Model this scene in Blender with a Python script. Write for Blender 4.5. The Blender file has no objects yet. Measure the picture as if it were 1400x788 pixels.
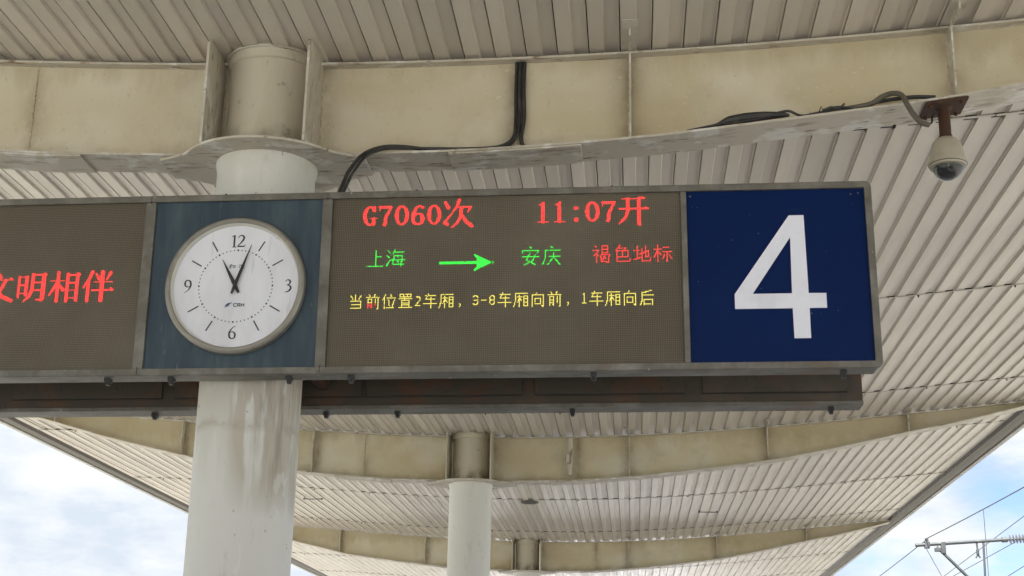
import bpy, bmesh, math, random
from mathutils import Vector, Matrix
random.seed(7)
SC = bpy.context.scene
COL = SC.collection
R = math.radians

# ---------------------------------------------------------------- camera
cam_d = bpy.data.cameras.new('camera')
cam_d.lens = 1950.0 * 36.0 / 1400.0
cam_d.sensor_width = 36.0
cam_d.clip_start = 0.05
cam_d.clip_end = 5000
cam_o = bpy.data.objects.new('camera', cam_d)
COL.objects.link(cam_o)
r_, u_, f_ = Vector((0.99649313, 0.08158303, 0.0185917)), Vector((0.00633193, -0.29507627, 0.95545272)), Vector((-0.0834347, 0.95198435, 0.29455805))
m = Matrix((r_, u_, -f_)).transposed().to_4x4()
m.translation = Vector((0, 0, 1.6))
cam_o.matrix_world = m
SC.camera = cam_o
CAMP = Vector((0, 0, 1.6))

# ---------------------------------------------------------------- world, sun, exposure
SUN_EL, SUN_AZ = R(58), R(205)       # azimuth clockwise from +Y: the sun stands behind and left of the camera
world = bpy.data.worlds.new('World')
SC.world = world
world.use_nodes = True
wn = world.node_tree
wn.nodes.clear()
def N(tree, typ, **kw):
    n = tree.nodes.new(typ)
    for k, v in kw.items():
        setattr(n, k, v)
    return n
sky = N(wn, 'ShaderNodeTexSky', sky_type='NISHITA', sun_disc=False)
sky.sun_elevation = SUN_EL
sky.sun_rotation = SUN_AZ
sky.air_density = 1.0
sky.dust_density = 0.4
sky.ozone_density = 1.6
tc = N(wn, 'ShaderNodeTexCoord')
mp = N(wn, 'ShaderNodeMapping'); mp.inputs['Scale'].default_value = (1.0, 1.0, 2.6)
mp.inputs['Location'].default_value = (1.42, 2.2, 0.9)
n1 = N(wn, 'ShaderNodeTexNoise'); n1.inputs['Scale'].default_value = 4.2; n1.inputs['Detail'].default_value = 9; n1.inputs['Roughness'].default_value = 0.55; n1.inputs['Distortion'].default_value = 0.25
cr = N(wn, 'ShaderNodeValToRGB'); cr.color_ramp.elements[0].position = 0.38; cr.color_ramp.elements[1].position = 0.50; cr.color_ramp.elements[0].color = (0.10, 0.10, 0.10, 1)
n2 = N(wn, 'ShaderNodeTexNoise'); n2.inputs['Scale'].default_value = 9.0; n2.inputs['Detail'].default_value = 8; n2.inputs['Roughness'].default_value = 0.6
cr2 = N(wn, 'ShaderNodeValToRGB'); cr2.color_ramp.elements[0].position = 0.40; cr2.color_ramp.elements[1].position = 0.60
cr2.color_ramp.elements[0].color = (1.75, 1.95, 2.2, 1); cr2.color_ramp.elements[1].color = (2.40, 2.45, 2.48, 1)
mx = N(wn, 'ShaderNodeMix', data_type='RGBA')
bg = N(wn, 'ShaderNodeBackground'); bg.inputs['Strength'].default_value = 0.1
wo = N(wn, 'ShaderNodeOutputWorld')
L = wn.links.new
L(tc.outputs['Generated'], mp.inputs['Vector']); L(mp.outputs[0], n1.inputs['Vector']); L(mp.outputs[0], n2.inputs['Vector'])
L(n1.outputs['Fac'], cr.inputs['Fac']); L(n2.outputs['Fac'], cr2.inputs['Fac'])
tint = N(wn, 'ShaderNodeMix', data_type='RGBA', blend_type='MULTIPLY'); tint.inputs['Factor'].default_value = 1.0; tint.inputs['B'].default_value = (0.33, 0.37, 0.50, 1)
L(sky.outputs[0], tint.inputs['A'])
L(cr.outputs['Color'], mx.inputs['Factor']); L(tint.outputs['Result'], mx.inputs['A']); L(cr2.outputs['Color'], mx.inputs['B'])
L(mx.outputs['Result'], bg.inputs['Color']); L(bg.outputs[0], wo.inputs['Surface'])

sun_d = bpy.data.lights.new('sun', 'SUN'); sun_d.energy = 5.0; sun_d.angle = R(0.6); sun_d.color = (1.0, 0.965, 0.92)
sun_o = bpy.data.objects.new('sun', sun_d); COL.objects.link(sun_o)
sd = Vector((math.sin(SUN_AZ) * math.cos(SUN_EL), math.cos(SUN_AZ) * math.cos(SUN_EL), math.sin(SUN_EL)))
sun_o.rotation_euler = (-sd).to_track_quat('-Z', 'Y').to_euler()
sun_o.location = sd * 60
SC.view_settings.view_transform = 'Standard'
SC.view_settings.look = 'None'
SC.view_settings.exposure = 2.1
SC.view_settings.gamma = 1.0
try:
    SC.cycles.max_bounces = 10; SC.cycles.diffuse_bounces = 6
except Exception:
    pass

# ---------------------------------------------------------------- materials
class MT:
    """small helper to write node materials"""
    def __init__(s, name, rough=0.6, metal=0.0):
        s.m = bpy.data.materials.new(name); s.m.use_nodes = True
        s.t = s.m.node_tree; s.b = s.t.nodes['Principled BSDF']
        s.b.inputs['Roughness'].default_value = rough; s.b.inputs['Metallic'].default_value = metal
        s.c = s.t.nodes.new('ShaderNodeTexCoord')
        s.col = None
    def base(s, rgb):
        n = s.t.nodes.new('ShaderNodeRGB'); n.outputs[0].default_value = (*rgb, 1); s.col = n.outputs[0]; s.fin(); return s
    def fin(s):
        s.t.links.new(s.col, s.b.inputs['Base Color'])
    def noise(s, scale, stretch=(1, 1, 1), detail=6, rough=0.6, coord='Object', dist=0.0, loc=(0, 0, 0)):
        mp = s.t.nodes.new('ShaderNodeMapping'); mp.inputs['Scale'].default_value = stretch; mp.inputs['Location'].default_value = loc
        s.t.links.new(s.c.outputs[coord], mp.inputs['Vector'])
        n = s.t.nodes.new('ShaderNodeTexNoise'); n.inputs['Scale'].default_value = scale
        n.inputs['Detail'].default_value = detail; n.inputs['Roughness'].default_value = rough; n.inputs['Distortion'].default_value = dist
        s.t.links.new(mp.outputs[0], n.inputs['Vector'])
        return n.outputs['Fac']
    def ramp(s, src, a, b, va=0.0, vb=1.0):
        r = s.t.nodes.new('ShaderNodeMapRange'); r.inputs['From Min'].default_value = a; r.inputs['From Max'].default_value = b
        r.inputs['To Min'].default_value = va; r.inputs['To Max'].default_value = vb
        s.t.links.new(src, r.inputs['Value']); return r.outputs[0]
    def math(s, op, a, b=None):
        n = s.t.nodes.new('ShaderNodeMath'); n.operation = op
        for i, v in enumerate((a, b)):
            if v is None: continue
            if isinstance(v, (int, float)): n.inputs[i].default_value = v
            else: s.t.links.new(v, n.inputs[i])
        return n.outputs[0]
    def mix(s, fac, rgb):
        n = s.t.nodes.new('ShaderNodeMix'); n.data_type = 'RGBA'
        s.t.links.new(fac, n.inputs['Factor']); s.t.links.new(s.col, n.inputs['A']); n.inputs['B'].default_value = (*rgb, 1)
        s.col = n.outputs['Result']; s.fin(); return s
    def stain(s, rgb, scale, a, b, amount=1.0, stretch=(1, 1, 1), **kw):
        return s.mix(s.ramp(s.noise(scale, stretch, **kw), a, b, 0, amount), rgb)
    def rnd(s, lo=0.9, hi=1.08):
        oi = s.t.nodes.new('ShaderNodeObjectInfo')
        r = s.ramp(oi.outputs['Random'], 0, 1, lo, hi)
        n = s.t.nodes.new('ShaderNodeMix'); n.data_type = 'RGBA'; n.blend_type = 'MULTIPLY'; n.inputs['Factor'].default_value = 1
        cmb = s.t.nodes.new('ShaderNodeCombineColor')
        for i in range(3): s.t.links.new(r, cmb.inputs[i])
        s.t.links.new(s.col, n.inputs['A']); s.t.links.new(cmb.outputs[0], n.inputs['B']); s.col = n.outputs['Result']; s.fin(); return s
    def bump(s, src, strength=0.2, dist=0.01):
        n = s.t.nodes.new('ShaderNodeBump'); n.inputs['Strength'].default_value = strength; n.inputs['Distance'].default_value = dist
        s.t.links.new(src, n.inputs['Height']); s.t.links.new(n.outputs[0], s.b.inputs['Normal']); return s
    def roughmap(s, src):
        s.t.links.new(src, s.b.inputs['Roughness']); return s
    def coord(s, axis):
        n = s.t.nodes.new('ShaderNodeSeparateXYZ'); s.t.links.new(s.c.outputs['Object'], n.inputs[0]); return n.outputs[axis]

def sheet_mat():
    k = MT('soffit_sheet', 0.36).base((0.595, 0.54, 0.47))
    k.rnd(0.90, 1.08)
    k.stain((0.40, 0.355, 0.29), 1.1, 0.50, 0.78, 0.55, stretch=(2.5, 0.5, 1), coord='Object')
    k.stain((0.33, 0.29, 0.24), 5, 0.62, 0.8, 0.6, stretch=(3, 0.35, 1))
    k.bump(k.noise(2.2, (1.6, 0.6, 1)), 0.8, 0.010)
    k.roughmap(k.ramp(k.noise(3, (3, 0.3, 1)), 0.3, 0.7, 0.26, 0.48))
    return k.m
def void_mat():
    return MT('roof_underlay', 0.9).base((0.05, 0.045, 0.04)).m
def cream_mat(name='cream_girder_paint', c=(0.60, 0.54, 0.40), seed=0.0):
    k = MT(name, 0.5).base(c)
    k.stain((0.53, 0.435, 0.265), 0.8, 0.44, 0.66, 0.75, loc=(seed, 0, 0), stretch=(0.8, 1, 1.8), detail=3)
    k.stain((0.67, 0.63, 0.52), 0.9, 0.46, 0.66, 0.9, loc=(seed + 5, 0, 2), stretch=(1, 1, 1.5), detail=2)
    k.stain((0.42, 0.355, 0.235), 2.2, 0.56, 0.80, 0.6, loc=(seed, 3, 0), detail=4)
    # dribbles and grime creeping in from the flanges
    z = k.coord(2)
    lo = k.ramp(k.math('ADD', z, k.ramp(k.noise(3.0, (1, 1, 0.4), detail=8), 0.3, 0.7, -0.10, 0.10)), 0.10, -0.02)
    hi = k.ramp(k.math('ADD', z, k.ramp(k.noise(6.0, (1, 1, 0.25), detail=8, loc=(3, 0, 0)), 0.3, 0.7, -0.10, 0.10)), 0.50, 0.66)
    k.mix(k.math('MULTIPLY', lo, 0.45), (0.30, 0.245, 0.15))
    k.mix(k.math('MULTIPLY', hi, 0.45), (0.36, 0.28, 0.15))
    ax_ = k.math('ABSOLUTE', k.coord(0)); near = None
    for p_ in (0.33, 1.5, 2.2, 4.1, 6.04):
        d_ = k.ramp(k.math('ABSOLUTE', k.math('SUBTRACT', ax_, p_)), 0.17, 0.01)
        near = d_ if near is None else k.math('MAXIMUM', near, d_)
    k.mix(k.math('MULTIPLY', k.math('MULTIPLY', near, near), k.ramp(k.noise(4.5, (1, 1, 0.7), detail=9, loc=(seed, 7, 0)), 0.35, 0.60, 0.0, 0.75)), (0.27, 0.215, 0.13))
    k.stain((0.40, 0.34, 0.23), 30, 0.60, 0.74, 0.45, stretch=(1, 1, 0.6))
    k.stain((0.70, 0.66, 0.56), 34, 0.66, 0.72, 0.6, loc=(2, 0, 0), detail=3)
    k.stain((0.10, 0.07, 0.04), 34, 0.735, 0.76, 0.95, detail=3)
    k.bump(k.noise(9), 0.25, 0.01)
    return k.m
def flange_mat():
    k = MT('flange_paint', 0.55).base((0.53, 0.485, 0.405))
    k.stain((0.70, 0.68, 0.64), 5.0, 0.54, 0.60, 0.8, detail=9)
    k.stain((0.26, 0.20, 0.14), 4.0, 0.54, 0.70, 0.8, stretch=(0.8, 3, 1), detail=9)
    k.stain((0.17, 0.095, 0.05), 9.0, 0.58, 0.68, 0.85, stretch=(0.7, 3, 1), detail=9, loc=(4, 0, 0))
    k.stain((0.13, 0.09, 0.06), 34, 0.72, 0.78, 0.9, stretch=(0.6, 1.5, 1), detail=3)
    return k.m
def dirty_edge_mat():
    return MT('grimy_weld', 0.8).base((0.50, 0.43, 0.30)).stain((0.14, 0.105, 0.07), 60, 0.52, 0.66, 0.8).stain((0.6, 0.56, 0.42), 30, 0.55, 0.6, 1).m
def drum_mat():
    k = MT('drum_paint', 0.5).base((0.55, 0.505, 0.405))
    k.stain((0.40, 0.34, 0.24), 2.0, 0.5, 0.75, 0.6, stretch=(1.6, 1.6, 0.5))
    k.stain((0.10, 0.075, 0.05), 8, 0.63, 0.74, 0.9, loc=(1, 2, 0), detail=8)
    lo = k.math('MULTIPLY', k.ramp(k.coord(2), 0.02, 0.20, 1, 0), k.ramp(k.noise(7, (1, 1, 0.7), detail=9), 0.42, 0.62))
    k.mix(lo, (0.16, 0.13, 0.09))  # grime at the drum foot, with occlusion-like shade painted in
    return k.m
def shaft_mat(name, streaks):
    k = MT(name, 0.5).base((0.70, 0.69, 0.65))
    k.stain((0.63, 0.62, 0.57), 1.5, 0.45, 0.7, 0.7, stretch=(1, 1, 0.4))
    if streaks:
        x, z = k.coord(0), k.coord(2)
        # dirty run-off under the sign: strongest right under it, dying away downwards, heavier on the right side
        zz = k.ramp(z, 2.62, 3.32, 0.0, 1.0)
        zt = k.ramp(z, 3.55, 3.5, 0.0, 1.0)
        side = k.ramp(x, -0.04, 0.10, 0.22, 1.0)
        st = k.ramp(k.noise(5, (1.5, 1.5, 0.22), detail=5, rough=0.5), 0.36, 0.50)
        ms = k.math('MULTIPLY', k.math('MULTIPLY', zz, zt), k.math('MULTIPLY', side, st))
        k.mix(k.ramp(ms, 0.06, 0.34, 0, 0.8), (0.47, 0.425, 0.34))
        st2 = k.ramp(k.noise(9, (1.5, 1.5, 0.14), detail=8, rough=0.6, loc=(3, 1, 0)), 0.47, 0.66)
        ms2 = k.math('MULTIPLY', k.math('MULTIPLY', k.ramp(z, 2.6, 3.3), zt), k.math('MULTIPLY', k.ramp(x, 0.03, 0.2), st2))
        k.mix(k.ramp(ms2, 0.05, 0.6, 0, 0.75), (0.31, 0.27, 0.21))
        k.stain((0.80, 0.80, 0.78), 3.0, 0.63, 0.66, 0.35, stretch=(1.3, 1.3, 0.5), detail=10, loc=(2, 5, 1))
        hz = k.ramp(k.math('ABSOLUTE', k.math('SUBTRACT', k.math('ADD', z, k.ramp(k.noise(4), 0, 1, -0.05, 0.05)), 3.19)), 0.0, 0.05, 1, 0)
        k.mix(k.math('MULTIPLY', k.math('MULTIPLY', hz, 0.55), k.ramp(k.noise(9), 0.45, 0.6)), (0.36, 0.31, 0.24))
        up = k.math('MULTIPLY', k.ramp(z, 4.55, 4.85), k.ramp(k.noise(4, loc=(0, 0, 5)), 0.42, 0.62))
        k.mix(k.math('MULTIPLY', up, 0.5), (0.52, 0.47, 0.36))
    k.stain((0.30, 0.27, 0.22), 22, 0.70, 0.74, 0.8, detail=3)
    k.stain((0.50, 0.47, 0.42), 12, 0.60, 0.72, 0.5, stretch=(1, 1, 0.3), detail=9)
    k.bump(k.noise(5, (1, 1, 0.5)), 0.10, 0.01)
    return k.m
def simple(name, c, rough=0.6, metal=0.0, dirt=None, amt=0.6, scale=9):
    k = MT(name, rough, metal).base(c)
    if dirt: k.stain(dirt, scale, 0.5, 0.72, amt)
    return k.m
def grille_mat():
    k = MT('led_grille', 0.55).base((0.058, 0.044, 0.026))
    k.stain((0.115, 0.10, 0.073), 0.9, 0.45, 0.7, 0.8)  # broad pale tint: reflected haze on the boards, put into the colour
    k.stain((0.06, 0.048, 0.034), 3.0, 0.5, 0.75, 0.6)
    p = 0.00505 * 2
    fx = k.math('ABSOLUTE', k.math('SINE', k.math('MULTIPLY', k.coord(0), math.pi / p)))
    fz = k.math('ABSOLUTE', k.math('SINE', k.math('MULTIPLY', k.coord(2), math.pi / p)))
    g = k.math('MINIMUM', fx, fz)
    k.mix(k.ramp(g, 0.55, 0.15, 0, 0.55), (0.235, 0.20, 0.14))
    k.bump(g, 0.3, 0.002)
    return k.m
def blue_clock_mat():
    k = MT('faded_blue_panel', 0.45).base((0.019, 0.043, 0.066))
    k.stain((0.072, 0.115, 0.135), 3, 0.44, 0.72, 0.8, stretch=(2.5, 1, 0.35), detail=10)
    k.stain((0.016, 0.036, 0.06), 5, 0.5, 0.72, 0.7, stretch=(2, 1, 0.5))
    k.stain((0.16, 0.18, 0.17), 22, 0.66, 0.78, 0.6, stretch=(1.5, 1, 0.3))
    return k.m
def rust_mat():
    return MT('rusty_steel', 0.85).base((0.062, 0.027, 0.013)).stain((0.035, 0.02, 0.012), 14, 0.45, 0.65, 0.9).stain((0.30, 0.13, 0.05), 26, 0.6, 0.75, 0.8).m
def backbox_mat():
    k = MT('grimy_box_metal', 0.7).base((0.066, 0.053, 0.040))
    k.stain((0.12, 0.10, 0.08), 2, 0.5, 0.7, 0.8)
    k.stain((0.11, 0.045, 0.018), 4, 0.5, 0.68, 0.9, detail=9)
    k.stain((0.02, 0.015, 0.012), 40, 0.62, 0.72, 0.8)
    return k.m
def frame_mat():
    k = MT('weathered_aluminium', 0.5, 0.25).base((0.14, 0.132, 0.112))
    k.stain((0.30, 0.29, 0.26), 4, 0.45, 0.7, 0.7, stretch=(1, 1, 1))
    k.stain((0.09, 0.075, 0.055), 11, 0.55, 0.75, 0.7, detail=9)
    k.stain((0.16, 0.085, 0.04), 3.2, 0.58, 0.72, 0.6, detail=9, loc=(6, 0, 0))
    k.stain((0.55, 0.54, 0.52), 30, 0.69, 0.73, 0.8, detail=3)
    return k.m
def emis(name, c, s):
    k = MT(name, 0.6).base((0.05, 0.05, 0.05)); k.b.inputs['Emission Color'].default_value = (*c, 1); k.t.links.new(k.math('MULTIPLY', k.ramp(k.noise(120, detail=1), 0.3, 0.7, 0.72, 1.15), s), k.b.inputs['Emission Strength'])
    return k.m
def glass_mat():
    k = MT('dome_glass', 0.04).base((0.95, 0.96, 0.97)); k.b.inputs['Transmission Weight'].default_value = 1.0; k.b.inputs['IOR'].default_value = 1.12
    k.b.inputs['Coat Weight'].default_value = 0.6
    return k.m

M = dict(
    sheet=sheet_mat(), void=void_mat(), web=cream_mat(), web2=cream_mat('cream_girder_paint_far', (0.58, 0.52, 0.37), 11.0),
    flange=flange_mat(), weld=dirty_edge_mat(), drum=drum_mat(), shaft1=shaft_mat('column_paint_streaked', True), shaft=shaft_mat('column_paint', False),
    frame=frame_mat(), grille=grille_mat(), bluep=blue_clock_mat(),
    navy=MT('navy_sign_film', 0.45).base((0.0003, 0.0125, 0.078)).stain((0.0005, 0.015, 0.092), 2, 0.4, 0.7, 0.6).stain((0.4, 0.45, 0.5), 90, 0.80, 0.82, 0.6, detail=1).m,
    white=simple('white_film', (0.85, 0.865, 0.97), 0.35, 0, (0.62, 0.62, 0.72), 0.5, 5),
    box=backbox_mat(), rust=rust_mat(), trim=simple('joint_trim', (0.55, 0.51, 0.45), 0.5, 0, (0.28, 0.22, 0.16), 0.7, 8),
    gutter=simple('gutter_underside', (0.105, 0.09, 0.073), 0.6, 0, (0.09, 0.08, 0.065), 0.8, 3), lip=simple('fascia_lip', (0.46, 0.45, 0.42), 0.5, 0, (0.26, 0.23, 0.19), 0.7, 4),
    cable=simple('black_cable_sheath', (0.022, 0.021, 0.020), 0.5, 0, (0.09, 0.08, 0.07), 0.6, 12), hose=simple('grey_brown_conduit', (0.11, 0.095, 0.07), 0.55, 0, (0.05, 0.04, 0.03), 0.6, 20),
    dial=MT('clock_dial', 0.28).base((0.80, 0.815, 0.89)).stain((0.62, 0.62, 0.665), 4, 0.45, 0.7, 0.6, stretch=(1, 1, 0.4)).stain((0.5, 0.5, 0.52), 3, 0.62, 0.72, 0.4, stretch=(6, 1, 0.8)).m,
    bezel=simple('clock_bezel', (0.30, 0.285, 0.25), 0.35, 0.35, (0.17, 0.15, 0.12), 0.6, 7), bezel_in=simple('clock_bezel_inner', (0.62, 0.61, 0.55), 0.4),
    ink=simple('clock_ink', (0.035, 0.037, 0.05), 0.5), hand=simple('clock_hand_black', (0.018, 0.02, 0.018), 0.4), logo=simple('logo_blue', (0.02, 0.06, 0.17), 0.5),
    red=emis('led_red', (1.0, 0.035, 0.030), 0.36), green=emis('led_green', (0.022, 1.0, 0.05), 0.32), yellow=emis('led_yellow', (1.0, 0.86, 0.13), 0.28),
    camw=simple('camera_housing_paint', (0.42, 0.38, 0.30), 0.4, 0, (0.32, 0.28, 0.21), 0.6, 8), dark=simple('dark_plastic', (0.02, 0.02, 0.022), 0.45), glass=glass_mat(),
    steel=simple('galvanised_steel', (0.065, 0.072, 0.075), 0.5, 0.3, (0.14, 0.15, 0.15), 0.5, 6), ceram=simple('insulator_porcelain', (0.15, 0.16, 0.18), 0.25), wire=simple('copper_wire', (0.07, 0.08, 0.10), 0.5, 0.3),
    pave=MT('platform_paving', 0.75).base((0.50, 0.50, 0.51)).stain((0.42, 0.42, 0.425), 0.8, 0.4, 0.7, 0.7).m,
    kerbm=simple('platform_edge_stone', (0.55, 0.54, 0.50), 0.7, 0, (0.4, 0.38, 0.35), 0.6, 3), yel=simple('yellow_safety_paint', (0.70, 0.48, 0.05), 0.6),
    ground=MT('bare_ground', 0.95).base((0.21, 0.205, 0.19)).stain((0.16, 0.18, 0.10), 0.02, 0.4, 0.65, 0.9).m,
    ballast=MT('ballast_stone', 0.95).base((0.23, 0.225, 0.22)).stain((0.18, 0.16, 0.14), 9, 0.4, 0.7, 0.8).m, rail=simple('rail_steel', (0.16, 0.10, 0.07), 0.5, 0.5), sleeper=simple('concrete_sleeper', (0.40, 0.39, 0.36), 0.8),
    roof=simple('roof_sheet', (0.45, 0.47, 0.50), 0.4),
)

M['navy'].node_tree.nodes['Principled BSDF'].inputs['Specular IOR Level'].default_value = 0.12
# ---------------------------------------------------------------- mesh helpers
class MB:
    def __init__(s): s.v, s.f, s.mi = [], [], []
    def add(s, vs, fs, mi=0):
        o = len(s.v); s.v += [tuple(p) for p in vs]; s.f += [tuple(i + o for i in f) for f in fs]; s.mi += [mi] * len(fs); return s
    def box(s, x0, x1, y0, y1, z0, z1, mi=0):
        v = [(x, y, z) for z in (z0, z1) for y in (y0, y1) for x in (x0, x1)]
        return s.add(v, [(0, 2, 3, 1), (4, 5, 7, 6), (0, 1, 5, 4), (1, 3, 7, 5), (3, 2, 6, 7), (2, 0, 4, 6)], mi)
    def prism(s, poly, y0, y1, mi=0):
        """poly in (x,z), extruded along y; y0 is the side facing the camera"""
        n = len(poly); v = [(x, y0, z) for x, z in poly] + [(x, y1, z) for x, z in poly]
        f = [tuple(range(n)), tuple(range(2 * n - 1, n - 1, -1))] + [(i, i + n, (i + 1) % n + n, (i + 1) % n) for i in range(n)]
        return s.add(v, f, mi)
    def lathe(s, prof, c=(0, 0, 0), n=32, axis='z', mi=0, a0=0):
        """prof: list of (r, h)"""
        v, f = [], []
        for r, h in prof:
            for k in range(n):
                a = 2 * math.pi * k / n + a0; x, y = r * math.cos(a), r * math.sin(a)
                p = {'z': (x, y, h), 'y': (x, h, y), 'x': (h, x, y)}[axis]
                v.append((p[0] + c[0], p[1] + c[1], p[2] + c[2]))
        for i in range(len(prof) - 1):
            for k in range(n):
                k2 = (k + 1) % n; q = (i * n + k, i * n + k2, (i + 1) * n + k2, (i + 1) * n + k)
                f.append(q)
        if prof[0][0] > 1e-6: f.append(tuple(range(n - 1, -1, -1)))
        if prof[-1][0] > 1e-6: f.append(tuple(range((len(prof) - 1) * n, len(prof) * n)))
        return s.add(v, f, mi)
    def tube(s, pts, r, n=8, mi=0, rr=None):
        pts = [Vector(p) for p in pts]; v, f = [], []
        up = Vector((0.13, 0.2, 1)).normalized()
        for i, p in enumerate(pts):
            d = (pts[min(i + 1, len(pts) - 1)] - pts[max(i - 1, 0)]).normalized()
            a = d.cross(up)
            if a.length < 1e-3: a = d.cross(Vector((1, 0, 0)))
            a.normalize(); b = d.cross(a).normalized(); up = a.cross(d) if False else up
            q = rr[i] if rr else r
            for k in range(n):
                t = 2 * math.pi * k / n; v.append(p + a * (q * math.cos(t)) + b * (q * math.sin(t)))
        for i in range(len(pts) - 1):
            for k in range(n):
                k2 = (k + 1) % n; f.append((i * n + k, i * n + k2, (i + 1) * n + k2, (i + 1) * n + k))
        f.append(tuple(range(n - 1, -1, -1))); f.append(tuple(range((len(pts) - 1) * n, len(pts) * n)))
        return s.add(v, f, mi)
    def mesh(s, name, mats, smooth=False, bevel=0.0):
        me = bpy.data.meshes.new(name); me.from_pydata(s.v, [], s.f)
        for mt in (mats if isinstance(mats, (list, tuple)) else [mats]): me.materials.append(mt)
        for p, i in zip(me.polygons, s.mi): p.material_index = i
        bm = bmesh.new(); bm.from_mesh(me)
        bmesh.ops.recalc_face_normals(bm, faces=bm.faces)
        if bevel:
            es = [e for e in bm.edges if len(e.link_faces) == 2 and e.calc_face_angle(0) > 0.6]
            bmesh.ops.bevel(bm, geom=es, offset=bevel, segments=2, affect='EDGES', profile=0.5)
        if smooth:
            for fc in bm.faces: fc.smooth = True
            for e in bm.edges:
                if len(e.link_faces) == 2 and e.calc_face_angle(0) > 0.55: e.smooth = False
        bm.to_mesh(me); bm.free(); me.update()
        return me
    def build(s, name, mats, parent=None, smooth=False, bevel=0.0, loc=(0, 0, 0)):
        return link(name, s.mesh(name, mats, smooth, bevel), parent, loc)
def link(name, me, parent=None, loc=(0, 0, 0)):
    o = bpy.data.objects.new(name, me); COL.objects.link(o); o.location = loc
    if parent: o.parent = parent
    return o
def tag(o, label=None, cat=None, group=None, kind=None):
    if label: o['label'] = label
    if cat: o['category'] = cat
    if group: o['group'] = group
    if kind: o['kind'] = kind
    return o
def thing(name, label, cat, loc=(0, 0, 0), group=None):
    o = bpy.data.objects.new(name, None); COL.objects.link(o); o.location = loc; o.empty_display_size = 0.2
    return tag(o, label, cat, group)
def smooth_path(pts, sub=6):
    P = [Vector(p) for p in pts]; out = []
    for i in range(len(P) - 1):
        p0, p1, p2, p3 = P[max(i - 1, 0)], P[i], P[i + 1], P[min(i + 2, len(P) - 1)]
        for k in range(sub):
            t = k / sub
            out.append(0.5 * ((2 * p1) + (p2 - p0) * t + (2 * p0 - 5 * p1 + 4 * p2 - p3) * t * t + (3 * p1 - p0 - 3 * p2 + p3) * t ** 3))
    out.append(P[-1]); return out
def lerp_tab(tab, x):
    if x <= tab[0][0]: return tab[0][1]
    for (a, va), (b, vb) in zip(tab, tab[1:]):
        if x <= b: return va + (vb - va) * (x - a) / (b - a)
    return tab[-1][1]

# ---------------------------------------------------------------- measures of the canopy
GY = [7.93, 19.7, 31.4]                      # girder planes
GX = [-2.205, -2.25, -2.30, -2.33]                  # column centres
def zs(X):                                          # soffit height across the canopy
    u = max(-7.45, min(8.2, X + 2.17))
    return 5.512 - 0.01387 * u + 0.012616 * u * u + 4.1329e-4 * u ** 3 - 8.597e-5 * u ** 4
ZB = [(-9.1, 5.86), (-8.55, 5.765), (-7.5, 5.475), (-6.3, 5.20), (-5.87, 5.14), (-4.9, 5.02), (-4.28, 4.955), (-3.6, 4.90), (-2.75, 4.872), (-1.7, 4.862), (-1.0, 4.872), (-0.4, 4.905), (0.2, 4.955), (1.03, 5.055), (1.87, 5.165), (2.8, 5.35), (3.78, 5.575), (4.4, 5.70), (5.1, 5.87), (5.55, 5.99)]
def zb(X): return lerp_tab(ZB, X)                   # underside of the girder's web
XL, XR = -9.18, 5.45                                # edges of the ribbed soffit

# ---------------------------------------------------------------- ground, platform, tracks
tag(MB().box(-1500, 1500, -1500, 3000, -1.9, -1.5).build('ground', M['ground']), kind='structure')
pf = tag(MB().box(-8.0, 4.6, -60, 260, -1.2, 0.0).build('platform', M['pave']), kind='structure')
for x0, x1 in ((-8.5, -8.004), (4.604, 5.1)):
    tag(MB().box(x0, x1, -60, 260, -1.2, 0.006).build('platform_edge', M['kerbm'], bevel=0.01), kind='structure')
for x0 in (-7.2, 3.75):
    tag(MB().box(x0, x0 + 0.1, -60, 260, 0.004, 0.008).build('safety_line', M['yel']), kind='structure')
for xc in (-10.4, 7.0, 11.5):
    tag(MB().prism([(xc - 1.85, -1.5), (xc + 1.85, -1.5), (xc + 1.55, -1.22), (xc - 1.55, -1.22)], -60, 260).build('track_bed', M['ballast']), kind='structure')
    for s in (-0.7175, 0.7175):
        x = xc + s
        tag(MB().box(x - 0.065, x + 0.065, -60, 260, -1.19, -1.17).box(x - 0.01, x + 0.01, -60, 260, -1.17, -1.06).box(x - 0.036, x + 0.036, -60, 260, -1.06, -1.02).build('rail', M['rail']), kind='structure')
    b = MB()
    for i in range(160): b.box(xc - 1.25, xc + 1.25, -20 + i * 0.6, -19.76 + i * 0.6, -1.26, -1.19)
    tag(b.build('railway_sleepers', M['sleeper']), kind='stuff')

# ---------------------------------------------------------------- canopy roof with its ribbed soffit
canopy = thing('platform_canopy', 'long gull-winged station canopy with a beige ribbed metal soffit', 'canopy', (0, 0, 0))
P = 0.19
XS = [(-10.4 + 0)]
def xsamples(a, b, n): return [a + (b - a) * i / n for i in range(n + 1)]
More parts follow.
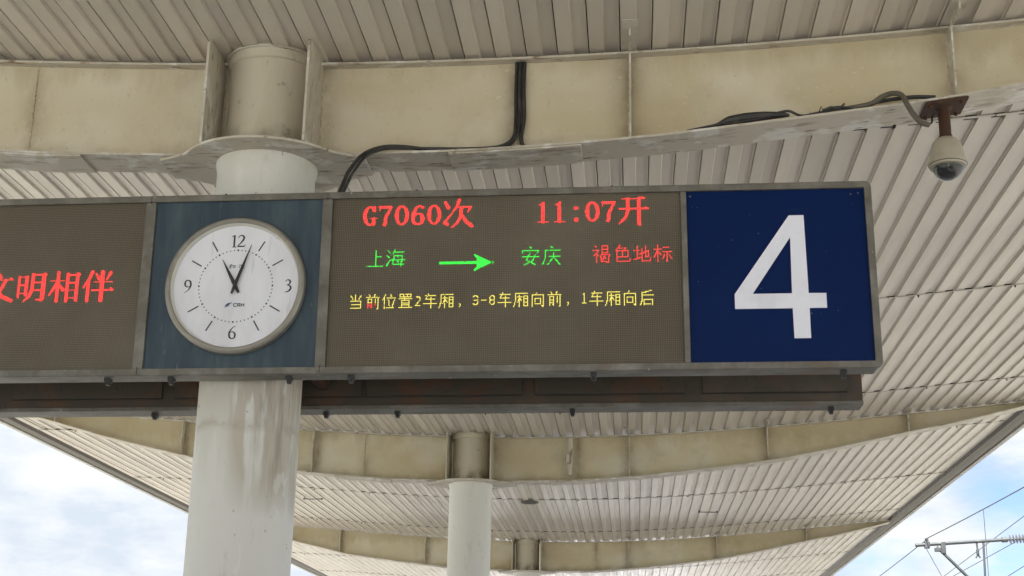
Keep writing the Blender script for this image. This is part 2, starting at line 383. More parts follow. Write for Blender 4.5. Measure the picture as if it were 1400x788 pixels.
# roof sheet above (one closed slab following the curve, ends thinner)
xs = xsamples(-9.6, 5.86, 30)
poly = [(x, zs(x) + 0.16) for x in xs] + [(x, zs(x) + 0.30 - 0.0) for x in reversed(xs)]
b = MB()
n = len(xs)
Y0, Y1 = -9.8, 49.0
v = []
for y in (Y0, Y1):
    v += [(x, y, zs(x) + 0.16) for x in xs] + [(x, y, zs(x) + 0.24) for x in xs]
f = []
for i in range(n - 1):
    f += [(i, i + 1, 2 * n + i + 1, 2 * n + i), (n + i, 3 * n + i, 3 * n + i + 1, n + i + 1), (i, n + i, n + i + 1, i + 1), (2 * n + i, 2 * n + i + 1, 3 * n + i + 1, 3 * n + i)]
f += [(0, 2 * n, 3 * n, n), (n - 1, 2 * n - 1, 4 * n - 1, 3 * n - 1)]
b.add(v, f); b.build('roof_deck', M['void'], canopy)
def roof_skin():
    b = MB(); v = []
    for y in (Y0 - 0.05, Y1 + 0.05):
        v += [(x, y, zs(x) + 0.25) for x in xs] + [(x, y, zs(x) + 0.28) for x in xs]
    b.add(v, f); b.build('roof_sheet', M['roof'], canopy)
roof_skin()
# edges: gutter underside and outer lip, in 6 m lengths with butt joints
def edge(sign, xin, xout):
    y = Y0
    while y < Y1 - 0.1:
        y2 = min(y + 5.87, Y1)
        zi = zs(xin)
        a, c = xin, xout - sign * 0.075
        prof = [(a, zi + 0.02), (a + sign * 0.05, zi - 0.035), (a + (c - a) * 0.55, zi - 0.015), (c, zi + 0.035)]
        top = [(x, z + 0.012) for x, z in reversed(prof)]
        MB().prism(prof + top, y + 0.006, y2 - 0.004).build('gutter', M['gutter'], canopy)
        dz = random.uniform(-0.006, 0.006)
        MB().box(min(c, xout), max(c, xout), y + 0.004, y2 - 0.004, zi + 0.012 + dz, zi + 0.15).build('fascia_lip', M['lip'], canopy, bevel=0.008)
        y = y2
edge(-1, XL + 0.002, -9.60); edge(1, XR, 5.86)
# end boards
for y in (Y0, Y1):
    b = MB(); v = [(x, y, zs(x) - 0.02) for x in xs] + [(x, y, zs(x) + 0.16) for x in xs] + [(x, y + 0.03, zs(x) - 0.02) for x in xs] + [(x, y + 0.03, zs(x) + 0.16) for x in xs]
    b.add(v, f[:-2]); b.build('end_board', M['lip'], canopy)

# sheet profiles: a pan with an open slot on the left, then a raised rib
def panel_bm(x0, z0, sl, y0, y1, b, jit=0.0, openings=True):
    """one rib-wide ceiling panel between joints; sl = slope across, origin at x0,z0"""
    prof = [(0.0055, 0.030), (0.0057, 0.0), (0.093, 0.0), (0.101, 0.018), (0.182, 0.018), (0.1885, -0.001), (0.1885, 0.026)]
    pt = lambda i, y: (x0 + prof[i][0], y, z0 + prof[i][1] + sl * prof[i][0])
    ya, yb = y0 + 0.002, y1 - 0.002
    # pan runs full length, rib stops short of the joint so that its open end shows dark
    yr = ya + 0.075 if openings else ya
    v = [pt(0, ya), pt(1, ya), pt(2, ya), pt(2, yr), pt(3, yr), pt(4, yr), pt(5, yr), pt(6, yr), pt(0, yb), pt(1, yb), pt(2, yb), pt(3, yb), pt(4, yb), pt(5, yb), pt(6, yb), pt(1, yr), pt(0, yr)]
    fs = [(0, 1, 15, 16), (16, 15, 9, 8), (1, 2, 3, 15), (15, 3, 10, 9), (3, 4, 11, 10), (4, 5, 12, 11), (5, 6, 13, 12), (6, 7, 14, 13)]
    b.add(v, fs)
rows = []
for k in range(-2, 4):
    g = 7.93 + 11.74 * k
    for a, c in ((1.42, 5.82), (5.82, 10.2), (10.2, 13.16)):
        if g + c > Y0 and g + a < Y1: rows.append((max(g + a, Y0 + 0.05), min(g + c, Y1 - 0.05)))
npan = 77
def project(p):
    d = Vector(p) - CAMP; z = d.dot(f_)
    if z < 0.3: return None
    return 700 + 1950 * d.dot(r_) / z, 394 - 1950 * d.dot(u_) / z
cands = []
for ri, (ya, yb) in enumerate(rows):
    for i in range(npan):
        x0 = XL + i * P
        vis = 0; area = 0
        for t in (0.02, 0.25, 0.5, 0.75, 0.98):
            q = project((x0 + P / 2, ya + (yb - ya) * t, zs(x0)))
            if q and -5 < q[0] < 1405 and -5 < q[1] < 790 and not (q[0] < 1200 and 270 < q[1] < 545):
                vis += 1; dd = (Vector((x0, ya + (yb - ya) * t, zs(x0))) - CAMP).length; area += 1.0 / dd ** 3
        cands.append((-area, ri, i))
cands.sort()
single = set((r, i) for a, r, i in cands[:300] if a < 0)
meshes = {}
rest = MB()
for ri, (ya, yb) in enumerate(rows):
    for i in range(npan):
        x0 = XL + i * P; z0 = zs(x0); sl = (zs(x0 + P) - z0) / P
        if (ri, i) in single:
            ln = round(yb - ya, 2)
            if ln not in meshes:
                b = MB(); panel_bm(0, 0, 0, 0, ln, b); meshes[ln] = b.mesh('ceiling_panel', M['sheet'])
            o = link('ceiling_panel', meshes[ln], canopy, (x0, ya, z0 + random.uniform(-0.0015, 0.0015)))
            o.rotation_euler = (random.uniform(-0.0006, 0.0006), -math.atan(sl), 0)
        else:
            panel_bm(x0, z0, sl, ya, yb, rest)
tag(rest.build('ceiling_panel_field', M['sheet'], canopy), kind='stuff')
# joint trims carrying the panel ends
for ri, (ya, yb) in enumerate(rows):
    seg = xsamples(XL, XR, 5)
    for s0, s1 in zip(seg, seg[1:]):
        xx = xsamples(s0 + 0.004, s1 - 0.004, 6); nn = len(xx); v = []
        dz = random.uniform(-0.002, 0.003)
        for y, dzz in ((yb - 0.035, 0.0), (yb - 0.004, 0.0)):
            v += [(x, y, zs(x) - 0.008 + dz) for x in xx] + [(x, y, zs(x) - 0.003 + dz) for x in xx]
        fs = []
        for i in range(nn - 1):
            fs += [(i, i + 1, 2 * nn + i + 1, 2 * nn + i), (nn + i, 3 * nn + i, 3 * nn + i + 1, nn + i + 1), (i, nn + i, nn + i + 1, i + 1), (2 * nn + i, 2 * nn + i + 1, 3 * nn + i + 1, 3 * nn + i)]
        fs += [(0, 2 * nn, 3 * nn, nn), (nn - 1, 2 * nn - 1, 4 * nn - 1, 3 * nn - 1)]
        MB().add(v, fs).build('joint_trim', M['trim'], canopy)
        # little bolts that stick out of the joint
    for x in [XL + 0.6 + 0.95 * q for q in range(15)]:
        x += random.uniform(-0.06, 0.06)
        if ya > 2: MB().lathe([(0.007, -0.022), (0.007, -0.006), (0.012, -0.006), (0.012, 0.0)], (x, yb - 0.02, zs(x) - 0.008), 6).build('bolt', M['dark'], canopy)

# ---------------------------------------------------------------- girders
def strip(b, X0, X1, y0, y1, zf, th, step=0.25, mi=0):
    n = max(2, int((X1 - X0) / step)); xx = xsamples(X0, X1, n); nn = len(xx); v = []
    for y in (y0, y1): v += [(x, y, zf(x)) for x in xx] + [(x, y, zf(x) + th) for x in xx]
    fs = []
    for i in range(nn - 1):
        fs += [(i, i + 1, 2 * nn + i + 1, 2 * nn + i), (nn + i, 3 * nn + i, 3 * nn + i + 1, nn + i + 1), (i, nn + i, nn + i + 1, i + 1), (2 * nn + i, 2 * nn + i + 1, 3 * nn + i + 1, 3 * nn + i)]
    fs += [(0, 2 * nn, 3 * nn, nn), (nn - 1, 2 * nn - 1, 4 * nn - 1, 3 * nn - 1)]
    b.add(v, fs, mi)
GLAB = ['nearest cream steel girder above the sign, carrying the black cables', 'second cream steel girder, seen below the sign boxes with a small grey box on it',
        'third and farthest cream steel girder in view, low in the picture', 'fourth cream steel girder, hidden low beyond the third one']
for gi, (gy, gx) in enumerate(zip(GY, GX)):
    g = thing('steel_girder', GLAB[gi], 'girder', (gx, gy, 4.9), 'cream girders crossing the canopy')
    ox, oy, oz = gx, gy, 4.9
    dx = gx + 2.205
    web = M['web'] if gi == 0 else M['web2']
    zt = lambda X: zs(X) - 0.030
    cuts = [-9.0 + dx, -3.72 + dx, -0.69 + dx, 5.5]
    segs = [(cuts[0], cuts[1]), (cuts[1], gx - 0.27), (gx + 0.27, cuts[2]), (cuts[2], cuts[3])]
    for a, c in segs:
        n = max(3, int((c - a) / 0.3)); xx = xsamples(a + 0.0015, c - 0.0015, n); poly = [(x - ox, zb(x) - oz) for x in xx] + [(x - ox, max(zt(x), zb(x) + 0.01) - oz) for x in reversed(xx)]
        nn = len(poly); b = MB()
        v = [(x, -0.006, z) for x, z in poly] + [(x, 0.006, z) for x, z in poly]
        h = len(xx); fs = []
        for i in range(h - 1):
            fs += [(i, i + 1, nn - 2 - i, nn - 1 - i), (nn + i, 2 * nn - 1 - i, 2 * nn - 2 - i, nn + i + 1)]
        fs += [(i, i + nn, (i + 1) % nn + nn, (i + 1) % nn) for i in range(nn)]
        b.add(v, fs); b.build('web_plate', web, g)
    b = MB()
    strip(b, -9.05 + dx, 5.5, -0.072, 0.072, zt, 0.014)
    b.build('top_flange', M['flange'], g, loc=(-ox, 0, -oz))
    for a, c in ((-9.05 + dx, gx - 0.35), (gx + 0.35, 5.5)):
        b = MB(); strip(b, a, c, -0.145, 0.145, lambda X: zb(X) - 0.014, 0.014); b.build('bottom_flange', M['flange'], g, loc=(-ox, 0, -oz))
    for a, c in ((-4.12, -3.33), (-1.08, -0.29)):
        b = MB(); strip(b, a + dx, c + dx, -0.139, 0.139, lambda X: zb(X) - 0.0265, 0.0125); b.build('splice_plate', M['flange'], g, loc=(-ox, 0, -oz), bevel=0.003)
    # weld beads of the splices: small lumpy tubes
    for cx_ in (cuts[1], cuts[2]):
        z0_, z1_ = zb(cx_) + 0.01, zt(cx_) - 0.01
        n = 34 if gi == 0 else 12
        pts = [(cx_ - ox + random.uniform(-0.003, 0.003), -0.008, z0_ + (z1_ - z0_) * i / n - oz) for i in range(n + 1)]
        w = 1.9 if (gi == 0 and cx_ > -2) else 1.0
        MB().tube(pts, 0.006, 6, rr=[random.uniform(0.003, 0.0075) * w for _ in pts]).build('weld_bead', M['weld'], g, smooth=True)
    # stiffeners on the near face (and far face)
    for X in (-8.25, -6.35, -4.45, 0.0, 1.9, 3.82):
        Xd = X + dx
        for s in (-1, 1):
            pr = [(s * 0.008, zb(Xd) + 0.001 - oz), (s * 0.128, zb(Xd) + 0.001 - oz), (s * 0.125, zt(Xd) - 0.002 - oz), (s * 0.008, zt(Xd) - 0.002 - oz)]
            v = [(Xd - ox - 0.006, y, z) for y, z in pr] + [(Xd - ox + 0.006, y, z) for y, z in pr]
            MB().add(v, [(0, 1, 2, 3), (7, 6, 5, 4), (0, 4, 5, 1), (1, 5, 6, 2), (2, 6, 7, 3), (3, 7, 4, 0)]).build('stiffener', M['flange'], g, bevel=0.0015)
            if s == -1 and gi == 0:
                pts = [(Xd - ox - 0.009, -0.010, zb(Xd) + 0.01 - oz + i * 0.02) for i in range(int((zt(Xd) - zb(Xd)) / 0.02))]
                MB().tube(pts, 0.004, 5, rr=[random.uniform(0.002, 0.006) for _ in pts]).build('weld_bead', M['weld'], g, smooth=True)
        # cleat that carries the roof purlin, reaching up through the soffit
        if X in (0.0, 1.9, 3.82):
            zz = zs(Xd) - oz
            MB().box(Xd - ox - 0.006, Xd - ox + 0.006, -0.36, -0.137, zz - 0.055, zz + 0.02).build('cleat', M['flange'], g, bevel=0.002)
            MB().box(Xd - ox - 0.045, Xd - ox + 0.05, -0.46, -0.138, zz - 0.009, zz - 0.004).build('closing_plate', M['trim'], g, bevel=0.001)

# ---------------------------------------------------------------- columns
CLAB = ['thick white steel column passing behind the clock, streaked brown below the sign', 'second white steel column, standing beyond the sign under the middle girder',
        'small far white column, third in the row, only its head in view', 'fourth white column, low beyond the third one']
for gi, (gy, gx) in enumerate(zip(GY, GX)):
    c = thing('platform_column', CLAB[gi], 'column', (gx, gy, 0), 'white columns down the middle of the platform')
    zc = 4.83
    prof = [(0.294, 0.0), (0.294, 4.775), (0.300, 4.785), (0.305, 4.815), (0.305, zc - 0.0045)]
    MB().lathe(prof, n=72).build('shaft', M['shaft1'] if gi == 0 else M['shaft'], c, smooth=True)
    # collar: disc that runs out into the flanges
    nn = 144; ring = []
    for k in range(nn):
        a = 2 * math.pi * k / nn; ca, sa = math.cos(a), math.sin(a)
        rx, ry = 0.50, 0.478
        x, y = rx * ca, ry * sa
        ay = abs(y)
        if ay < 0.145: x = math.copysign(0.625, ca)
        elif ay < 0.27: x += math.copysign(0.145 * ((0.27 - ay) / 0.125) ** 2, ca)
        ring.append((x, y))
    v = [(x, y, zc - 0.004) for x, y in ring] + [(x, y, zc + 0.013) for x, y in ring]
    b = MB().add(v, [tuple(range(nn)), tuple(range(2 * nn - 1, nn - 1, -1))] + [(i, (i + 1) % nn, (i + 1) % nn + nn, i + nn) for i in range(nn)])
    b.build('collar', M['flange'], c, bevel=0.003)
    dr = MB().lathe([(0.262, 0.0), (0.262, 0.60), (0.276, 0.606), (0.279, 0.64), (0.279, 0.70)], n=64)
    dr.build('drum', M['drum'], c, smooth=True, loc=(0, 0, zc + 0.0135))
    MB().lathe([(0.30, 0), (0.30, 0.006)], (0, 0, zs(gx) - 0.010), 48).build('soffit_collar', M['flange'], c)
    # gusset plates either side, on both faces
    for s in (-1, 1):
        for t in (-1, 1):
            X = s * 0.305; ztop = zs(gx) + 0.005
            pr = [(t * 0.012, zc + 0.014), (t * 0.385, zc + 0.014), (t * 0.385, ztop - 0.03), (t * 0.35, ztop), (t * 0.012, ztop)]
            v = [(X - 0.008, y, z) for y, z in pr] + [(X + 0.008, y, z) for y, z in pr]
            k = 5
            MB().add(v, [tuple(range(k)), tuple(range(2 * k - 1, k - 1, -1))] + [(i, (i + 1) % k, (i + 1) % k + k, i + k) for i in range(k)]).build('gusset_plate', M['drum' if gi else 'flange'], c, bevel=0.002)
            if t == -1 and gi == 0:
                pts = [(X + 0.012, -0.012, zc + 0.03 + i * 0.018) for i in range(33)]
                MB().tube(pts, 0.004, 5, rr=[random.uniform(0.002, 0.007) for _ in pts]).build('weld_bead', M['weld'], c, smooth=True)

# ---------------------------------------------------------------- LED lettering (bitmap strokes)
G = {  # strokes on a 16 x 16 grid: x0 y0 x1 y1 in hex
 'dang': '7076 2145 c1a5 27c7 c7ce 3aca 2ece', 'qian': '4052 a092 13e3 353e 3575 757e 3878 3b7b 7e6d a5ab d4df dfcf',
 'wei': '4016 343f 90a2 64e4 768c d6bd 5ede', 'zhi': '20d0 2023 d0d3 23d3 6063 9093 15e5 7476 47b7 474e b7be 49b9 4bbb 1eee',
 'che': '32d2 6036 36c6 848f 1aea', 'xiang': '21e1 2128 280f 4585 636f 664a 6689 a4e4 a4ae e4ee a7e7 aaea aeee',
 'toward': '7053 23d3 232f d3df dfbe 57a7 575c a7ac 5cac', 'hou': 'c042 3239 391f 35e5 59d9 595f d9df 5ede',
 'shang': '818e 86d6 1eee', 'hai': '1133 0527 0e39 7054 62e2 65d5 655d d5ce 49f9 5ded 96a7 9aab',
 'an': '7081 13e3 1315 e3d5 754b 4bbf b79c 9c2f 18e8', 'qing': '7081 23e3 232a 2a0f 58e8 9599 994f 99ef',
 'he': '2031 0454 5419 373f 4859 80d0 8086 d0d6 83d3 86d6 876a 88e8 e8df dfcf a98d aabc 7a7e 7ece',
 'se': '6025 52b2 b295 35d5 353e d5da 3ada 858a 3eee eeec', 'di': '0555 313c 0d6b 737e 7eee eeeb 58d5 d5da daba a1ab',
 'biao': '303f 0464 350b 3569 82d2 76f6 b6bf bfae 997d d9fd', 'comma': '4b5c 5c4e', 'dash': '1868',
 '1': '445353 ', '2': '2434 ', '3': ''}
# digits of the yellow line on a half-width cell (8 x 16)
D = {'1': '3342 424d 2d6d', '2': '2334 2333 3353 5365 6567 671d 1d6d', '3': '1433 3353 5365 6567 6758 2858 5869 696b 6b5d 5d3d 3d1c',
     '8': '3353 5365 6567 6758 5838 3817 1715 1533 5869 696b 6b5d 5d3d 3d1b 1b19 1938', 'dash': '1868', ' ': ''}
def thin(cell, code, wid):
    pts = set(); s = (cell - 1) / 15.0
    for t in code.split():
        if len(t) != 4: continue
        x0, y0, x1, y1 = [int(ch, 16) * s for ch in t]
        n = int(max(abs(x1 - x0), abs(y1 - y0)) * 2) + 1
        for i in range(n + 1):
            pts.add((int(round(x0 + (x1 - x0) * i / n)), int(round(y0 + (y1 - y0) * i / n))))
    return pts
def fat(cell, strokes, sx=None):
    """strokes: (x0,y0,r0,x1,y1,r1) in 16ths of the cell height"""
    s = cell / 16.0; pts = set()
    for x0, y0, a0, x1, y1, a1 in strokes:
        L2 = (x1 - x0) ** 2 + (y1 - y0) ** 2
        m_ = max(a0, a1) + 0.5
        for py in range(int((min(y0, y1) - m_) * s), int((max(y0, y1) + m_) * s) + 1):
            for px in range(int((min(x0, x1) - m_) * s), int((max(x0, x1) + m_) * s) + 1):
                x, y = (px + 0.5) / s, (py + 0.5) / s
                t = 0 if L2 == 0 else max(0, min(1, ((x - x0) * (x1 - x0) + (y - y0) * (y1 - y0)) / L2))
                d = math.hypot(x - x0 - t * (x1 - x0), y - y0 - t * (y1 - y0))
                if d <= a0 + (a1 - a0) * t: pts.add((px, py))
    return pts
def chain(*p): return [(*a, *b) for a, b in zip(p, p[1:])]
T, H = 0.34, 0.95
def arc(cx_, cy_, rx, ry, a0, a1, n=12, thick=(0.95, 0.42)):
    ps = []
    for i in range(n + 1):
        a = R(a0 + (a1 - a0) * i / n); c_ = abs(math.cos(a)); ps.append((cx_ + rx * math.cos(a), cy_ + ry * math.sin(a), thick[1] + (thick[0] - thick[1]) * c_ ** 1.2))
    return chain(*ps)
B = {
 'G': arc(4.3, 8.2, 2.5, 4.7, -35, -330, 18) + [(4.6, 9.6, T, 7.6, 9.6, T), (6.3, 9.6, .75, 6.3, 12.4, .8), (6.6, 3.2, .3, 6.7, 6.0, .35)],
 '7': [(1.2, 3.7, .7, 6.9, 3.7, .6), (1.2, 3.4, .4, 1.1, 5.4, .3), (6.7, 4.0, .55, 4.2, 9, .8), (4.2, 9, .8, 3.7, 13.0, .9)],
 '0': arc(4.1, 8.2, 2.55, 4.75, 0, 360, 20),
 '6': arc(4.1, 10.2, 2.4, 2.9, 0, 360, 16) + chain((6.4, 4.3, .75), (5.0, 3.4, .4), (3.1, 4.6, .7), (1.9, 7.4, .95), (1.7, 10.2, .95)),
 '1': [(4.2, 3.6, .9, 4.2, 13, .9), (1.8, 13.2, T, 6.7, 13.2, T), (2.2, 4.3, T, 4.2, 3.5, .5)],
 ':': [(4, 6.2, 1.0, 4.3, 6.2, 1.0), (4, 12.2, 1.0, 4.3, 12.2, 1.0)],
 'ci': [(1.5, 1.8, .6, 3.0, 4.6, 1.0), (1.3, 12.6, .8, 4.8, 7.8, .35), (1.3, 12.6, .8, 2.6, 13.4, .8), (8.4, .9, .9, 7.2, 4.3, .6), (7.2, 4.3, .6, 5.2, 7.0, .35), (7.0, 4.6, T, 14.0, 4.6, .5), (14, 4.4, .6, 12.6, 7.2, .35),
        (9.6, 5.0, .9, 9.2, 9.5, .8), (9.2, 9.5, .8, 7.6, 12.6, .7), (7.6, 12.6, .7, 5.0, 14.8, .4), (9.8, 8.4, .5, 12.0, 12.2, .9), (12.0, 12.2, .9, 14.8, 14.4, .9)],
 'kai': [(2.4, 2.0, T, 12.5, 2.0, T), (12.0, 1.4, .7, 13.4, 1.8, .5), (1.0, 7.2, T, 15.2, 7.2, T), (14.0, 6.7, .6, 15.2, 7.1, .4), (5.3, 2.0, .85, 5.3, 8.0, .85), (5.3, 8.0, .85, 4.3, 11.5, .7), (4.3, 11.5, .7, 1.2, 14.6, .4), (10.8, 2.0, .95, 10.8, 15.0, .95)],
 'ming': [(1.5, 2.8, .85, 1.5, 12.6, .85), (5.2, 2.8, .8, 5.2, 11.6, .8), (1.5, 2.9, T, 5.2, 2.9, T), (1.5, 7.0, T, 5.2, 7.0, T), (1.5, 11.0, T, 5.2, 11.0, T),
          (8.2, 1.6, .9, 8.2, 9.0, .9), (8.2, 9.0, .9, 7.2, 12.2, .8), (7.2, 12.2, .8, 4.6, 15.0, .4), (13.6, 1.6, .95, 13.6, 14.0, .95), (8.2, 1.8, T, 13.6, 1.8, T), (8.2, 5.6, T, 13.6, 5.6, T), (8.2, 9.6, T, 13.6, 9.6, T), (13.4, 14.3, .8, 10.8, 14.3, T), (14, 1.3, .7, 14.8, 1.9, .4)],
 'xiangx': [(4.3, .9, .95, 4.3, 15.0, .95), (.8, 4.9, T, 7.6, 4.9, T), (3.9, 6.0, .8, 1.8, 10.0, .7), (1.8, 10.0, .7, .3, 12.2, .4), (5.0, 7.0, .6, 7.2, 9.6, .9),
            (9.0, 1.8, .9, 9.0, 15.0, .9), (14.0, 1.8, .9, 14.0, 14.6, .9), (9.0, 2.1, T, 14.0, 2.1, T), (9.0, 6.0, T, 14.0, 6.0, T), (9.0, 9.8, T, 14.0, 9.8, T), (9.0, 13.6, T, 14.0, 13.6, T), (14.2, 1.4, .6, 15.0, 2.0, .4)],
 'ban': [(4.6, .8, .9, 3.2, 4.6, .8), (3.2, 4.6, .8, .7, 8.8, .4), (3.0, 5.4, .9, 3.0, 15.0, .9), (6.6, 1.8, .5, 8.2, 4.2, .95), (13.6, 1.4, .9, 12.0, 4.6, .4), (5.8, 5.9, T, 14.8, 5.9, T), (5.0, 9.9, T, 15.5, 9.9, T), (9.8, .8, .95, 9.8, 15.2, .95), (14.4, 9.2, .6, 15.4, 9.8, .3)],
 'wen': [(7.0, .9, .6, 8.4, 2.8, .95), (1.0, 4.2, T, 14.6, 4.2, T), (13.6, 3.6, .6, 14.8, 4.1, .3), (11.2, 4.4, .8, 9.0, 9.2, .8), (9.0, 9.2, .8, 6.0, 12.6, .7), (6.0, 12.6, .7, 1.2, 15.0, .35), (4.4, 4.8, .5, 6.6, 9.0, .85), (6.6, 9.0, .85, 9.8, 12.4, .95), (9.8, 12.4, .95, 14.8, 14.6, .9)],
}
PX = 0.00505
def dots(name, mat, u0, v0, sets, parent, label=None):
    """sets: list of (dx, set of (col,row)); dots hang from (u0, v0) = top-left corner on the board face"""
    b = MB(); h = PX * 0.47; rg = random.Random(name + str(u0))
    done = set()
    for dx, st in sets:
        for c_, r in st:
            k = (c_ + dx, r)
            if k in done: continue
            done.add(k)
            if rg.random() < 0.015: continue
            x = u0 + (k[0] + 0.5) * PX; z = v0 - (r + 0.5) * PX
            b.add([(x - h, 0, z - h), (x + h, 0, z - h), (x + h, 0, z + h), (x - h, 0, z + h)], [(0, 1, 2, 3)])
    o = b.build(name, mat, parent, loc=(0, 0.0165, 0))
    if label: o['label'] = label
    return o

# ---------------------------------------------------------------- front sign
TILT = 0.0098
sign = thing('platform_sign', 'long front-facing sign box round the column: two LED boards, blue clock panel, big white 4', 'sign', (-2.2, 7.4, 3.93))
sign.rotation_euler = (0, -TILT, 0)
def rrect(x0, x1, z0, z1, r, n=5):
    out = []
    for cx_, cz, a0 in ((x1 - r, z1 - r, 0), (x0 + r, z1 - r, 90), (x0 + r, z0 + r, 180), (x1 - r, z0 + r, 270)):
        for i in range(n + 1):
            a = R(a0 + 90 * i / n); out.append((cx_ + r * math.cos(a), cz + r * math.sin(a)))
    return out
HL = 3.51
MB().prism(rrect(-HL + .004, HL - .004, -.519, .519, .030), 0.032, 0.165).build('housing', M['frame'], sign)
def frame_ring(parent, x0, x1, z0, z1, w, y0, y1, mat, r=0.035):
    n = 5; out = rrect(x0, x1, z0, z1, r, n); inn = rrect(x0 + w, x1 - w, z0 + w, z1 - w, 0.001, n); k = len(out)
    v = [(x, y0 + 0.004, z) for x, z in out] + [(x, y0, z) for x, z in rrect(x0 + .004, x1 - .004, z0 + .004, z1 - .004, r - .004, n)] + [(x, y0, z) for x, z in inn] + [(x, y1, z) for x, z in inn] + [(x, y1, z) for x, z in out]
    fs = []
    for j in range(5):
        for i in range(k):
            a, b2 = j * k, ((j + 1) % 5) * k
            fs.append((a + i, a + (i + 1) % k, b2 + (i + 1) % k, b2 + i))
    return MB().add(v, fs).build('outer_frame', mat, parent)
frame_ring(sign, -HL, HL, -.525, .525, .038, -0.004, 0.030, M['frame'])
for u, w in ((-2.492, .04), (-.506, .058), (.509, .058), (2.492, .032)):
    MB().box(u - w / 2, u + w / 2, -0.002, 0.029, -.4865, .4865).build('mullion', M['frame'], sign, bevel=0.004)
# mitre lines of the module frames beside the clock
for u in (-.506, .509):
    for z in (-.5, .5):
        MB().box(u - .0015, u + .0015, -0.0065, 0.0, z - .024 if z > 0 else z - .02, z + .02 if z > 0 else z + .024).build('joint', M['dark'], sign)
# inner side linings of boards
for a, c in ((-2.471, -.536), (.539, 2.475)):
    o = MB().box(a, c, 0.018, 0.0315, -.4865, .4865).build('led_board', M['grille'], sign)
    if a > 0: board_r = o
    else: board_l = o
MB().box(-.476, .479, 0.014, 0.0312, -.4865, .4865).build('clock_panel', M['bluep'], sign)
board_r['label'] = 'right LED board with train, route and carriage lines'; board_l['label'] = 'left LED board with a scrolling red line'
MB().box(-3.471, -2.513, 0.014, 0.0312, -.4865, .4865).build('number_panel', M['navy'], sign)
num = MB().box(2.509, 3.471, 0.014, 0.0312, -.4865, .4865).build('number_panel', M['navy'], sign)
# figure 4
pv = [(3.060, .337), (3.140, .337), (3.145, -.107), (3.238, -.108), (3.238, -.190), (3.146, -.190), (3.145, -.356), (3.058, -.356), (3.057, -.190), (2.752, -.190), (2.752, -.108), (3.062, .212), (3.057, -.107), (2.848, -.107)]
quads = [(0, 11, 13, 10), (0, 1, 11), (1, 2, 12, 11), (10, 13, 12, 9), (9, 12, 8), (12, 2, 5, 8), (2, 3, 4, 5), (8, 5, 6, 7)]
bd = [0, 1, 2, 3, 4, 5, 6, 7, 8, 9, 10]; hole = [11, 12, 13]
v = [(x, -0.002, z) for x, z in pv] + [(x, 0.003, z) for x, z in pv]
fs = list(quads) + [tuple(i + 14 for i in reversed(q)) for q in quads]
fs += [(a, c, c + 14, a + 14) for a, c in zip(bd, bd[1:] + bd[:1])] + [(a, c, c + 14, a + 14) for a, c in zip(hole, hole[1:] + hole[:1])]
MB().add(v, fs).build('figure', M['white'], num, loc=(0, 0.0105, 0))
for u, z in ((3.40, .455), (3.44, .46), (2.53, .46)):
    MB().lathe([(0.005, 0), (0.005, 0.003)], (u, 0.0115, z), 8, 'y').build('rivet', M['frame'], num)
# LED text
dz = 0.0
row1 = []
for i, ch in enumerate('G7060'): row1.append((i * 18, fat(36, B[ch])))
row1.append((90, fat(36, B['ci'])))
dots('led_text', M['red'], .700, .478, row1, board_r, 'red LED characters, train number')
row1 = [(i * 18, fat(36, B[ch])) for i, ch in enumerate('11:07')] + [(90, fat(36, B['kai']))]
dots('led_text', M['red'], 1.672, .478, row1, board_r, 'red LED characters, departure time')
dots('led_text', M['green'], .733, .186, [(0, thin(21, G['shang'], 1)), (23, thin(21, G['hai'], 1))], board_r, 'green LED characters, origin')
dots('led_text', M['green'], 1.598, .186, [(0, thin(21, G['an'], 1)), (23, thin(21, G['qing'], 1))], board_r, 'green LED characters, destination')
arrow = set()
for c_ in range(0, 46):
    for r in (8, 9, 10): arrow.add((c_, r))
for c_ in range(38, 57):
    hh = (57 - c_) * 0.5
    for r in range(0, 19):
        if abs(r - 9) <= hh and not (c_ < 41 and abs(r - 9) < 8 and abs(r - 9) > 1 and c_ < 38 + (8 - abs(r - 9))): arrow.add((c_, r))
arrow |= {(58, 8), (58, 10), (59, 9), (38, 0), (39, 0), (38, 18), (39, 18)}
dots('led_arrow', M['green'], 1.146, .148, [(0, arrow)], board_r, 'green LED arrow')
dots('led_text', M['red'], 1.990, .186, [(i * 22, thin(20, G[k], 1)) for i, k in enumerate(('he', 'se', 'di', 'biao'))], board_r, 'small red LED characters')
x = 0; line = []; redline = []
for k in 'dang qian wei zhi 2 che xiang comma 3 dash 8 che xiang toward qian comma 1 che xiang toward hou'.split():
    if k in '1238' or k == 'dash':
        line.append((x, thin(16, D[k], 1))); x += 9
    else:
        st = thin(17, G[k], 1)
        if k == 'qian' and x < 30:
            rs = {q for q in st if q[1] >= 10 and q[0] < 12}; st = st - rs; redline.append((x, rs))
        line.append((x, st)); x += 18
dots('led_text', M['yellow'], .648, -.074, line, board_r, 'yellow LED line about the carriages')
dots('led_text', M['red'], .648, -.074, redline, board_r, 'red faulty foot of the second yellow character')
dots('led_text', M['red'], -.679 - 4 * 38 * PX, .092, [(i * 38, fat(37, B[k])) for i, k in enumerate(('wen', 'ming', 'xiangx', 'ban'))], board_l, 'large red LED characters')
